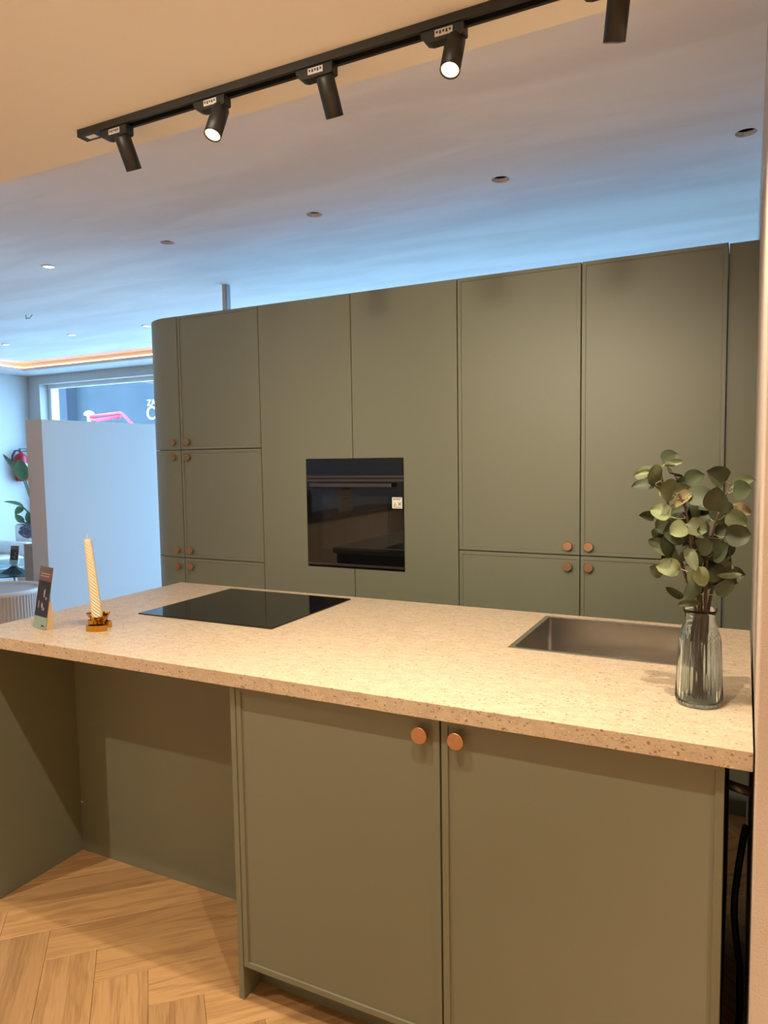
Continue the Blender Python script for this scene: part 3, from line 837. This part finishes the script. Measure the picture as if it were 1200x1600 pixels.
LEAVES=[
 ((2.298, -1.514, 1.558), (2.347, -1.538, 1.567), 0.016, 2),
 ((2.275, -1.544, 1.544), (2.242, -1.574, 1.536), 0.011, 2),
 ((2.289, -1.564, 1.513), (2.238, -1.581, 1.51), 0.028, 0),
 ((2.32, -1.534, 1.489), (2.289, -1.562, 1.512), 0.029, 1),
 ((2.334, -1.584, 1.486), (2.303, -1.616, 1.495), 0.019, 2),
 ((2.368, -1.514, 1.518), (2.322, -1.531, 1.505), 0.025, 0),
 ((2.329, -1.484, 1.519), (2.366, -1.478, 1.526), 0.012, 1),
 ((2.371, -1.594, 1.497), (2.333, -1.593, 1.463), 0.029, 3),
 ((2.326, -1.594, 1.44), (2.282, -1.595, 1.458), 0.039, 2),
 ((2.281, -1.494, 1.429), (2.249, -1.519, 1.436), 0.022, 1),
 ((2.374, -1.544, 1.438), (2.333, -1.555, 1.456), 0.05, 0),
 ((2.382, -1.514, 1.428), (2.383, -1.537, 1.463), 0.019, 0),
 ((2.368, -1.524, 1.481), (2.408, -1.551, 1.456), 0.034, 0),
 ((2.427, -1.604, 1.453), (2.423, -1.634, 1.51), 0.049, 0),
 ((2.449, -1.474, 1.506), (2.497, -1.499, 1.523), 0.031, 1),
 ((2.455, -1.494, 1.465), (2.493, -1.487, 1.441), 0.021, 3),
 ((2.438, -1.544, 1.442), (2.484, -1.542, 1.42), 0.039, 1),
 ((2.439, -1.574, 1.396), (2.493, -1.573, 1.403), 0.044, 0),
 ((2.327, -1.544, 1.424), (2.288, -1.543, 1.406), 0.04, 0),
 ((2.312, -1.504, 1.381), (2.28, -1.53, 1.399), 0.027, 0),
 ((2.362, -1.614, 1.423), (2.329, -1.635, 1.406), 0.035, 2),
 ((2.361, -1.604, 1.425), (2.404, -1.611, 1.41), 0.037, 1),
 ((2.327, -1.524, 1.344), (2.271, -1.526, 1.378), 0.032, 1),
 ((2.334, -1.514, 1.37), (2.309, -1.511, 1.393), 0.032, 1),
 ((2.363, -1.554, 1.339), (2.326, -1.549, 1.371), 0.042, 0),
 ((2.364, -1.604, 1.371), (2.384, -1.635, 1.325), 0.024, 1),
 ((2.363, -1.514, 1.376), (2.396, -1.522, 1.36), 0.029, 0),
 ((2.332, -1.514, 1.334), (2.299, -1.519, 1.335), 0.024, 0),
 ((2.348, -1.574, 1.317), (2.295, -1.586, 1.324), 0.039, 2),
 ((2.308, -1.524, 1.296), (2.28, -1.551, 1.315), 0.032, 1),
 ((2.423, -1.514, 1.312), (2.451, -1.528, 1.345), 0.04, 0),
 ((2.422, -1.564, 1.307), (2.475, -1.595, 1.317), 0.014, 1),
 ((2.389, -1.614, 1.33), (2.403, -1.607, 1.284), 0.032, 2),
 ((2.38, -1.584, 1.325), (2.369, -1.58, 1.28), 0.028, 1),
 ((2.424, -1.564, 1.26), (2.46, -1.574, 1.297), 0.029, 0),
 ((2.352, -1.524, 1.239), (2.314, -1.545, 1.266), 0.017, 0),
 ((2.389, -1.574, 1.238), (2.342, -1.568, 1.231), 0.017, 1),
 ((2.386, -1.584, 1.298), (2.36, -1.593, 1.248), 0.031, 0),
 ((2.402, -1.494, 1.359), (2.366, -1.489, 1.37), 0.026, 0),
 ((2.417, -1.484, 1.389), (2.447, -1.481, 1.411), 0.03, 0),
 ((2.418, -1.484, 1.337), (2.394, -1.496, 1.372), 0.034, 0),
 ((2.375, -1.494, 1.327), (2.347, -1.51, 1.372), 0.035, 0),
 ((2.393, -1.484, 1.405), (2.369, -1.492, 1.44), 0.035, 0),
 ((2.441, -1.474, 1.337), (2.452, -1.49, 1.373), 0.026, 0),
 ((2.388, -1.494, 1.245), (2.366, -1.522, 1.27), 0.026, 0),
]
STEMS=[
 [(2.392, -1.544, 0.987), (2.372, -1.544, 1.128), (2.379, -1.544, 1.221), (2.349, -1.534, 1.317), (2.328, -1.544, 1.417), (2.304, -1.544, 1.515), (2.296, -1.534, 1.556)],
 [(2.374, -1.544, 0.983), (2.397, -1.554, 1.134), (2.401, -1.554, 1.233), (2.405, -1.564, 1.347), (2.426, -1.564, 1.451), (2.449, -1.514, 1.514)],
 [(2.407, -1.529, 0.986), (2.394, -1.534, 1.128), (2.391, -1.534, 1.228), (2.381, -1.524, 1.325), (2.363, -1.524, 1.446), (2.33, -1.514, 1.529)],
 [(2.382, -1.564, 0.993), (2.402, -1.534, 1.129), (2.408, -1.534, 1.229), (2.428, -1.524, 1.328), (2.446, -1.534, 1.375), (2.461, -1.524, 1.431)],
 [(2.401, -1.564, 0.993), (2.384, -1.564, 1.135), (2.388, -1.559, 1.233), (2.373, -1.584, 1.363), (2.359, -1.594, 1.452), (2.342, -1.594, 1.495)],
]

def leaf_mesh(name, mt, curl):
    nu, nv = 8, 5
    vs = []; fs = []
    for a in range(nu + 1):
        u = a / nu
        wd = (math.sin(math.pi * min(1, u ** 0.80)) ** 0.46) * .5 if 0 < u < 1 else 0.012
        for b in range(nv):
            s = -1 + 2 * b / (nv - 1)
            z = curl * (abs(s) ** 1.5) * wd * .9 - .10 * curl * math.sin(math.pi * u) - .16 * (u - .3) ** 2 + .03 * math.sin(5 * u + 2 * s)
            vs.append((s * wd, u, z))
    for a in range(nu):
        for b in range(nv - 1):
            i0 = a * nv + b
            fs.append((i0, i0 + 1, i0 + nv + 1, i0 + nv))
    bmf = MB().add(vs, fs, True)
    o = bmf.build(name, mt)
    me = o.data; bpy.data.objects.remove(o)
    return me
LM = [[leaf_mesh('leaf', M['leaf%d' % c], cu) for cu in (.55, .25, -.3)] for c in range(4)]
labs = ['short-stemmed eucalyptus branch reaching furthest left out of the vase', 'thick brown eucalyptus branch leaning right towards the wall', 'eucalyptus branch at the back of the bunch', 'low eucalyptus branch spreading right', 'eucalyptus branch at the front of the bunch']
branches = []
for si, sp in enumerate(STEMS):
    sp = [Vector(p) for p in sp]
    # keep the lower end inside the vase
    sp[0].z = ZC + .0135
    for q in (0, 1, 2):
        dx, dy = sp[q].x - VX, sp[q].y - VY
        lim = (.034, .038, .023)[q]; rr_ = math.hypot(dx, dy)
        if rr_ > lim:
            sp[q].x = VX + dx * lim / rr_; sp[q].y = VY + dy * lim / rr_
    # smooth
    fine = []
    for q in range(len(sp) - 1):
        p0, p1, p2, p3 = sp[max(q - 1, 0)], sp[q], sp[q + 1], sp[min(q + 2, len(sp) - 1)]
        for s in range(5):
            u = s / 5
            fine.append(.5 * ((2 * p1) + (p2 - p0) * u + (2 * p0 - 5 * p1 + 4 * p2 - p3) * u * u + (3 * p1 - p0 - 3 * p2 + p3) * u ** 3))
    fine.append(sp[-1])
    t = thing('eucalyptus_branch', sp[0], labs[si], 'branch', 'eucalyptus branches in the glass vase')
    n = len(fine)
    MB().tube(fine, [.0050 - .0032 * q / n for q in range(n)], 8).build('stem', M['bark'], t)
    branches.append((t, fine))
rnd = random.Random(3)
# fuller centre of the bunch: dark leaves set spirally along every stem
for t, fine in branches:
    zs = [q for q in range(13, len(fine)) if fine[q].z > ZC + .27]
    for j, q in enumerate(zs):
        if j % 2: continue
        a = 2.4 * j + rnd.uniform(0, 1); p0 = fine[q]
        d = Vector((math.cos(a), math.sin(a) * .8, rnd.uniform(-.1, .6))).normalized()
        B_ = p0 + d * .014; L_ = rnd.uniform(.042, .058)
        T_ = B_ + d * L_
        if T_.x < 2.49:
            LEAVES.append((tuple(B_), tuple(T_), L_ * rnd.uniform(.75, .95), rnd.choice((0, 0, 0, 1))))
for (B, Tp, wd, c) in LEAVES:
    B = Vector(B); Tp = Vector(Tp)
    best = None
    for t, fine in branches:
        for q, pnt in enumerate(fine[12:], 12):
            dd = (pnt - B).length + (0.05 if pnt.z > B.z else 0)
            if best is None or dd < best[0]:
                best = (dd, t, pnt)
    _, t, pnt = best
    mid = (pnt + B) / 2 + Vector((0, 0, -.004))
    MB().tube([pnt, mid, B], .0013, 5).build('petiole', M['petiole'], t)
    yv = (Tp - B); Ln = yv.length; yv.normalize()
    tocam = (CAM_POS - B).normalized()
    nz = (tocam + Vector((rnd.uniform(-.35, .35), rnd.uniform(-.3, .3), rnd.uniform(.0, .55))))
    wd = wd * 1.15
    nz = (nz - yv * nz.dot(yv)).normalized()
    xv = yv.cross(nz)
    o = bpy.data.objects.new('leaf', LM[c][rnd.randrange(3)]); COL.objects.link(o)
    mw = Matrix(((xv.x * wd, yv.x * Ln, nz.x * Ln, B.x), (xv.y * wd, yv.y * Ln, nz.y * Ln, B.y), (xv.z * wd, yv.z * Ln, nz.z * Ln, B.z), (0, 0, 0, 1)))
    o.parent = t
    o.matrix_parent_inverse = Matrix.Translation(-t.location)
    o.matrix_basis = mw

# candle in brass holder
KX, KY = .430, -1.578
t = thing('brass_candle_holder', (KX, KY, ZC), 'polished brass candle holder of stacked crescents and small cups', 'candle holder')
def tray(cx, cy, rx, ry, z0, h, th=.0022, rot=0.0, a0=0, a1=2 * math.pi, n=28):
    b = MB(); vs = []
    cr, sr = math.cos(rot), math.sin(rot)
    def P(a, k, z):
        x, y = rx * k * math.cos(a), ry * k * math.sin(a)
        return (cx + x * cr - y * sr, cy + x * sr + y * cr, z)
    ki = 1 - th / min(rx, ry)
    prof = [(1, z0), (1, z0 + h), (ki, z0 + h), (ki, z0 + .003)]
    for k, z in prof:
        vs += [P(2 * math.pi * q / n, k, z) for q in range(n)]
    fs = [(j * n + q, j * n + (q + 1) % n, (j + 1) * n + (q + 1) % n, (j + 1) * n + q) for j in range(3) for q in range(n)]
    fs += [tuple(range(n)), tuple(3 * n + q for q in range(n))]
    return b.add(vs, fs, True)
def brassy(b, name):
    o = b.build(name, M['brass'], t)
    o.modifiers.new('split', 'EDGE_SPLIT').split_angle = math.radians(35)
    return o
Z0 = ZC + .0002
brassy(tray(KX + .027, KY - .030, .037, .017, Z0, .021, rot=.45), 'crescent_tray')
brassy(tray(KX - .034, KY + .012, .020, .013, Z0, .026, rot=.6), 'crescent_tray')
brassy(tray(KX + .006, KY + .028, .024, .013, Z0, .022, rot=.3), 'crescent_tray')
brassy(MB().lathe([(.012, 0), (.011, .012), (.0115, .024), (.021, .036), (.0235, .044), (.0215, .044), (.018, .036), (0, .034)], 28, (KX, KY, Z0), cap=True), 'center_cup')
for dx, dy, dz, r_ in ((-.040, .006, .034, .017), (.024, .002, .026, .019), (.004, .036, .036, .015), (-.018, .034, .030, .015)):
    brassy(MB().lathe([(.004, -dz), (.004, 0), (r_ * .55, .004), (r_, .017), (r_ * .9, .017), (r_ * .45, .006), (0, .005)], 24, (KX + dx, KY + dy, Z0 + dz), cap=True), 'flared_cup')
o = MB().tube([(KX - .04, KY + .006, Z0 + .03), (KX, KY, Z0 + .022), (KX + .024, KY + .002, Z0 + .024)], .004, 10); brassy(o, 'arm')
o = MB().tube([(KX + .004, KY + .036, Z0 + .033), (KX, KY, Z0 + .022), (KX + .018, KY - .024, Z0 + .010)], .004, 10); brassy(o, 'arm')
t = thing('twisted_candle', (KX, KY, Z0 + .035), 'tall cream twisted taper candle in the brass holder', 'candle')
cn = MB(); seg = 96; nr = 150; CH = .285; vs = []; fs = []
lean = Vector((-.028, -.004))
for j in range(nr + 1):
    u = j / nr; z = Z0 + .0352 + CH * u
    r0 = .0175 + (.0115 - .0175) * u
    if u < .05: r0 = .0155 + .002 * u / .05
    if u > .985: r0 *= .75
    tw = -u * 2 * math.pi * 2.9
    for k in range(seg):
        a = 2 * math.pi * k / seg
        r_ = r0 * (1 + .28 * abs(math.sin(4 * (a - tw))) - .14)
        vs.append((KX + lean.x * u + r_ * math.cos(a), KY + lean.y * u + r_ * math.sin(a), z))
for j in range(nr):
    for k in range(seg):
        fs.append((j * seg + k, j * seg + (k + 1) % seg, (j + 1) * seg + (k + 1) % seg, (j + 1) * seg + k))
fs += [tuple(range(seg)), tuple(nr * seg + k for k in range(seg))]
cn.add(vs, fs, True).build('wax_body', M['wax'], t)
zt = Z0 + .0352 + CH
MB().tube([(KX + lean.x, KY + lean.y, zt - .002), (KX + lean.x - .001, KY + lean.y, zt + .010), (KX + lean.x - .003, KY + lean.y, zt + .019)], [.0028, .002, .0012], 8).build('wick', M['wick'], t)

# leaflet card on a wooden foot
def leaflet(bl, br, h, lean, label, scale_wood=True):
    bl, br = Vector(bl), Vector(br)
    ex = (br - bl); Wd = ex.length; ex.normalize()
    back = Vector((-ex.y, ex.x, 0))
    ez = (Vector((0, 0, 1)) * math.cos(lean) + back * math.sin(lean)).normalized()
    nrm = ex.cross(ez)                       # towards the viewer
    t = thing('leaflet_stand', (bl + br) / 2, label, 'leaflet stand', 'leaflet stands')
    def slab(u0, u1, v0, v1, d0, d1):
        b = MB().box(0, 1, 0, 1, 0, 1)
        b.v = [tuple(bl + ex * (u0 + (u1 - u0) * x) + ez * (v0 + (v1 - v0) * z) + nrm * (d0 + (d1 - d0) * y)) for x, y, z in b.v]
        return b
    z0 = .0015
    slab(0, Wd, z0, h, -.0016, 0).build('card', M['brown'], t)
    slab(.003, Wd - .003, h * .20, h * .77, .0001, .0004).build('photo_print', M['photo'], t)
    slab(0, Wd, z0, h * .195, .0001, .0005).build('mint_band', M['mint'], t)
    for v0 in (.84, .88):
        slab(Wd * .1, Wd * (.86 if v0 > .85 else .78), h * v0, h * (v0 + .012), .0001, .0004).build('text_line', M['lilac'], t)
    slab(Wd * .62, Wd * .86, h * .045, h * .07, .0006, .0008).build('logo_line', M['ink'], t)
    r2 = random.Random(5)
    for q in range(7):
        u = r2.uniform(.2, .75) * Wd; v0 = r2.uniform(.25, .6) * h
        slab(u, u + Wd * r2.uniform(.03, .08), v0, v0 + h * r2.uniform(.03, .12), .0005, .0007).build('photo_figure', M['lilac'], t)
    # wedge-shaped wooden support behind
    hb = h * .45
    p = [bl + ex * Wd * .25, bl + ex * Wd * .9]
    off = -nrm * .0018
    vs = []
    for q in p:
        a0 = q + off + ez * z0; top_ = q + off + ez * hb
        a1 = Vector((a0.x, a0.y, bl.z + .0005)) + back * .032
        vs += [Vector((a0.x, a0.y, bl.z + .0005)), a1, top_ + back * .012, top_]
    MB().add(vs, [(0, 1, 2, 3), (7, 6, 5, 4), (0, 4, 5, 1), (1, 5, 6, 2), (2, 6, 7, 3), (3, 7, 4, 0)]).build('wooden_foot', M['lightwood'], t)
    return t
leaflet((.187, -1.655, ZC), (.281, -1.677, ZC), .222, math.radians(10), 'upright brown and mint leaflet card standing near the candle')

# ================================================================== SHOWROOM BEHIND
# fluted drum table
DX, DY, DR, DH = -2.16, -.19, .305, .72
t = thing('fluted_drum_table', (DX, DY, 0), 'round pale fluted drum table beyond the left end of the countertop', 'table')
def flute(r_, h, a):
    return r_ + (.006 * abs(math.cos(42 * a)) if .012 < h < DH - .03 else 0)
MB().lathe([(DR - .012, 0), (DR - .008, .013), (DR - .008, DH - .031), (DR, DH - .029), (DR, DH - .002), (DR - .002, DH), (DR - .032, DH), (DR - .034, DH - .014)], 504, (DX, DY, 0), rfun=flute, cap=False).build('fluted_body', M['drum'], t)
MB().lathe([(DR - .034, DH - .022), (DR - .034, DH - .013)], 64, (DX, DY, 0)).build('top', M['drumtop'], t)

t = thing('display_plinth', (-2.7, .8, FZ), 'greige display plinth tucked behind the white partition', 'plinth')
bevel(box('body', M['greige'], t, -2.912, -2.45, .60, 1.0, FZ, .89), .002)
bevel(box('top', M['greige'], t, -2.912, -2.45, .60, 1.0, .891, .905), .002)
t = thing('hydrangea_vase', (-2.84, .74, .905), 'small glass vase of blue hydrangea on the greige plinth', 'flowers')
MB().lathe([(.03, 0), (.038, .01), (.03, .06), (.026, .10), (.03, .11), (.026, .108), (.023, .1), (.026, .06), (0, .008)], 24, (-2.84, .74, .9052), cap=False).build('vase', M['vase'], t)
rn = random.Random(2)
fl = MB()
for q in range(150):
    u = rn.uniform(-1, 1); a = rn.uniform(0, 6.283); s = math.sqrt(1 - u * u); rad = .075 * rn.uniform(.8, 1)
    c = Vector((-3.0 + rad * s * math.cos(a), .72 + rad * s * math.sin(a), 1.0 + rad * .8 * u))
    n = Vector((s * math.cos(a), s * math.sin(a), u)); e1 = n.orthogonal().normalized(); e2 = n.cross(e1)
    k = .016
    fl.add([c + e1 * k, c + e2 * k + n * .004, c - e1 * k, c - e2 * k + n * .004, c - n * .004], [(0, 1, 4), (1, 2, 4), (2, 3, 4), (3, 0, 4)])
o = fl.build('flower_head', M['hydr'], t)
MB().tube([(-2.84, .74, .92), (-2.87, .735, .99), (-2.97, .722, 1.0)], .004, 6).build('stem', M['bigleaf'], t)
for dx, dz, an in ((.03, .06, .4), (-.01, .05, 2.2), (.05, .04, -.6)):
    o = bpy.data.objects.new('leaf', LM[1][0].copy()); o.data.materials[0] = M['bigleaf']; COL.objects.link(o)
    o.location = (-2.84 + dx * .3, .735, .99 + dz * .4); o.rotation_euler = (.9, .3, an); o.scale = (.07, .1, .1)
    attach(o, t)

# white reclining armchair
t = thing('recliner_armchair', (-5.35, 1.75, FZ), 'white leather recliner armchair by the far left wall', 'armchair')
def soft(name, x0, x1, y0, y1, z0, z1, bv=.05, shear=0.0, taper=0.0):
    b = MB().box(x0, x1, y0, y1, z0, z1, bev=bv)
    cx = (x0 + x1) / 2
    b.v = [(x + shear * (z - z0), cy_ if False else y, z) for (x, y, z) in b.v for cy_ in (y,)]
    b.sm = [True] * len(b.sm)
    return b.build(name, M['leather'], t)
soft('seat', -5.55, -4.95, 1.52, 2.12, .36, .52)
soft('backrest', -5.62, -5.45, 1.52, 2.14, .50, .88, .06, -.3)
soft('headrest', -5.80, -5.64, 1.54, 2.16, .84, 1.16, .07, -.25)
soft('armrest', -5.55, -4.95, 2.13, 2.24, .42, .66, .04)
soft('armrest', -5.55, -4.95, 1.40, 1.51, .42, .66, .04)
MB().lathe([(.30, 0), (.30, .02), (.04, .04), (.035, .36)], 32, (-5.25, 1.82, FZ)).build('swivel_base', M['alu'], t)
for q in range(5):
    MB().tube([(-5.46, 1.58 + q * .11, .56), (-5.50, 1.58 + q * .11, .70), (-5.55, 1.58 + q * .11, .84)], .008, 6).build('seam', M['leather'], t)

# glass side table with dark pyramid foot and a leaflet
GX, GY = -4.62, 1.72
t = thing('glass_side_table', (GX, GY, FZ), 'low round glass table with a black cone foot at far left', 'table')
MB().lathe([(.34, 0), (.342, .005), (.34, .01)], 56, (GX, GY, .50)).build('glass_top', M['tableglass'], t)
MB().lathe([(.32, .385), (.32, .395)], 48, (GX, GY, 0)).build('lower_shelf', M['charcoal'], t)
for q in range(3):
    qa = 2.1 * q + .4
    MB().tube([(GX + .25 * math.cos(qa), GY + .25 * math.sin(qa), FZ), (GX + .25 * math.cos(qa), GY + .25 * math.sin(qa), .3845)], .012, 10).build('leg', M['alu'], t)
MB().lathe([(.14, .3955), (.11, .41), (.04, .455), (.02, .47)], 6, (GX, GY, 0), smooth=False).build('cone_foot', M['black'], t)
MB().lathe([(.018, .4705), (.018, .49), (.06, .4995)], 20, (GX, GY, 0)).build('column', M['alu'], t)
leaflet((-4.56, 1.63, .5105), (-4.455, 1.65, .5105), .19, math.radians(10), 'small dark leaflet card standing on the far glass table')

# strelitzia in a tall white planter
PX, PY = -5.22, 2.48
t = thing('potted_strelitzia', (PX, PY, FZ), 'strelitzia plant with broad green leaves in a tall white planter', 'plant')
pp = MB().box(PX - .17, PX + .17, PY - .17, PY + .17, FZ, .84, bev=.012); pp.build('planter', M['white'], t)
box('soil', M['bark'], t, PX - .155, PX + .155, PY - .155, PY + .155, .841, .846)
def bigleaf(base, tip, wd, up):
    base, tip, up = Vector(base), Vector(tip), Vector(up)
    yv = tip - base; L = yv.length; yv.normalize(); nz = (up - yv * up.dot(yv)).normalized(); xv = yv.cross(nz)
    vs = []; fs = []; nu = 10
    for a in range(nu + 1):
        u = a / nu; ww = wd * .5 * (math.sin(math.pi * min(1, (u * .96 + .02)) ** .8) ** .7)
        for s in (-1, -.5, 0, .5, 1):
            vs.append(base + yv * L * u + xv * ww * s + nz * (abs(s) * ww * .5 - .12 * L * u * u))
    for a in range(nu):
        for b in range(4):
            i0 = a * 5 + b; fs.append((i0, i0 + 1, i0 + 6, i0 + 5))
    MB().add(vs, fs, True).build('leaf', M['bigleaf'], t)
for bs, tp, wd, up in (((-5.331, 2.45, 1.377), (-5.409, 2.42, 1.634), .17, (.5, -.8, .2)), ((-5.396, 2.45, 1.439), (-5.60, 2.35, 1.70), .06, (.5, -.8, .3)),
                       ((-5.404, 2.45, 1.048), (-5.614, 2.35, 1.14), .08, (.2, -.3, 1)), ((-5.40, 2.45, 1.04), (-5.44, 2.36, .97), .09, (.5, -.8, .3)),
                       ((-5.10, 2.5, 1.5), (-4.95, 2.5, 1.85), .2, (.3, -.8, .4)), ((-5.36, 2.42, .86), (-5.44, 2.36, .96), .08, (.5, -.8, .3)), ((-5.24, 2.42, .86), (-5.2, 2.36, 1.0), .09, (.5, -.8, .3))):
    MB().tube([(PX + .02, PY, .846), ((PX + bs[0]) / 2 + .03, (PY + bs[1]) / 2, (.85 + bs[2]) / 2), bs], .009, 7).build('stalk', M['bigleaf'], t)
    bigleaf(bs, tp, wd, up)

# fire extinguisher on the left wall
EX, EY = XL + .085, 3.02
t = thing('fire_extinguisher', (EX, EY, 1.33), 'red fire extinguisher hung on the far left wall', 'extinguisher')
MB().lathe([(.06, 0), (.075, .012), (.078, .03), (.078, .30), (.070, .335), (.04, .365), (.022, .375), (.022, .40)], 32, (EX, EY, 1.34)).build('cylinder', M['extred'], t)
MB().lathe([(.079, .17), (.079, .24)], 32, (EX, EY, 1.34), cap=False).build('label_band', M['paperd'], t)
MB().box(EX - .015, EX + .015, EY - .02, EY + .11, 1.735, 1.75).box(EX - .012, EX + .012, EY - .02, EY + .09, 1.765, 1.778).build('lever', M['black'], t)
MB().lathe([(.018, 0), (.018, .03)], 16, (EX, EY, 1.737)).build('valve', M['alu'], t)
MB().tube([(EX, EY - .02, 1.75), (EX, EY - .08, 1.745), (EX, EY - .125, 1.68), (EX, EY - .13, 1.58), (EX + .01, EY - .10, 1.47), (EX + .02, EY - .085, 1.40)], .011, 10).build('hose', M['rubber'], t)
box('wall_bracket', M['black'], t, XL + .0005, EX - .07, EY - .03, EY + .03, 1.45, 1.60)

# ================================================================== KITCHEN DISPLAY BEHIND THE VIEWER (seen in the oven glass)
t = thing('display_base_units', (-2.15, -4.5, FZ), 'cream base units with a charcoal worktop, mirrored in the oven glass', 'cabinet')
box('carcass', M['cream'], t, -2.45, -1.882, -6.0, -3.0, .10, .86)
for q in range(5):
    bevel(box('door', M['cream'], t, -1.88, -1.86, -6.0 + q * .6 + .002, -5.4 + q * .6 - .002, .12, .855), .001)
box('plinth', M['charcoal'], t, -2.4, -1.94, -5.95, -3.05, FZ, .099)
bevel(box('worktop', M['charcoal'], t, -2.47, -1.84, -6.02, -2.98, .861, .90), .001)
t = thing('display_sheet', (-2.1, -4.6, .9), 'white printed sheet standing on the charcoal worktop', 'sign')
box('sheet', M['paper'], t, -2.102, -2.098, -4.8, -4.45, .9005, 1.25)
box('print_line', M['ink'], t, -2.0978, -2.0974, -4.75, -4.5, 1.18, 1.20)
box('print_line', M['ink'], t, -2.0978, -2.0974, -4.72, -4.53, 1.06, 1.07)
t = thing('dark_canister', (-2.15, -3.7, .9), 'dark canister on the charcoal worktop', 'canister')
MB().lathe([(.10, 0), (.105, .01), (.105, .26), (.09, .28)], 32, (-2.15, -3.7, .9005)).build('jar', M['charcoal'], t)
MB().lathe([(.092, .0), (.092, .03), (.02, .035), (.02, .055)], 32, (-2.15, -3.7, 1.181)).build('lid', M['black'], t)
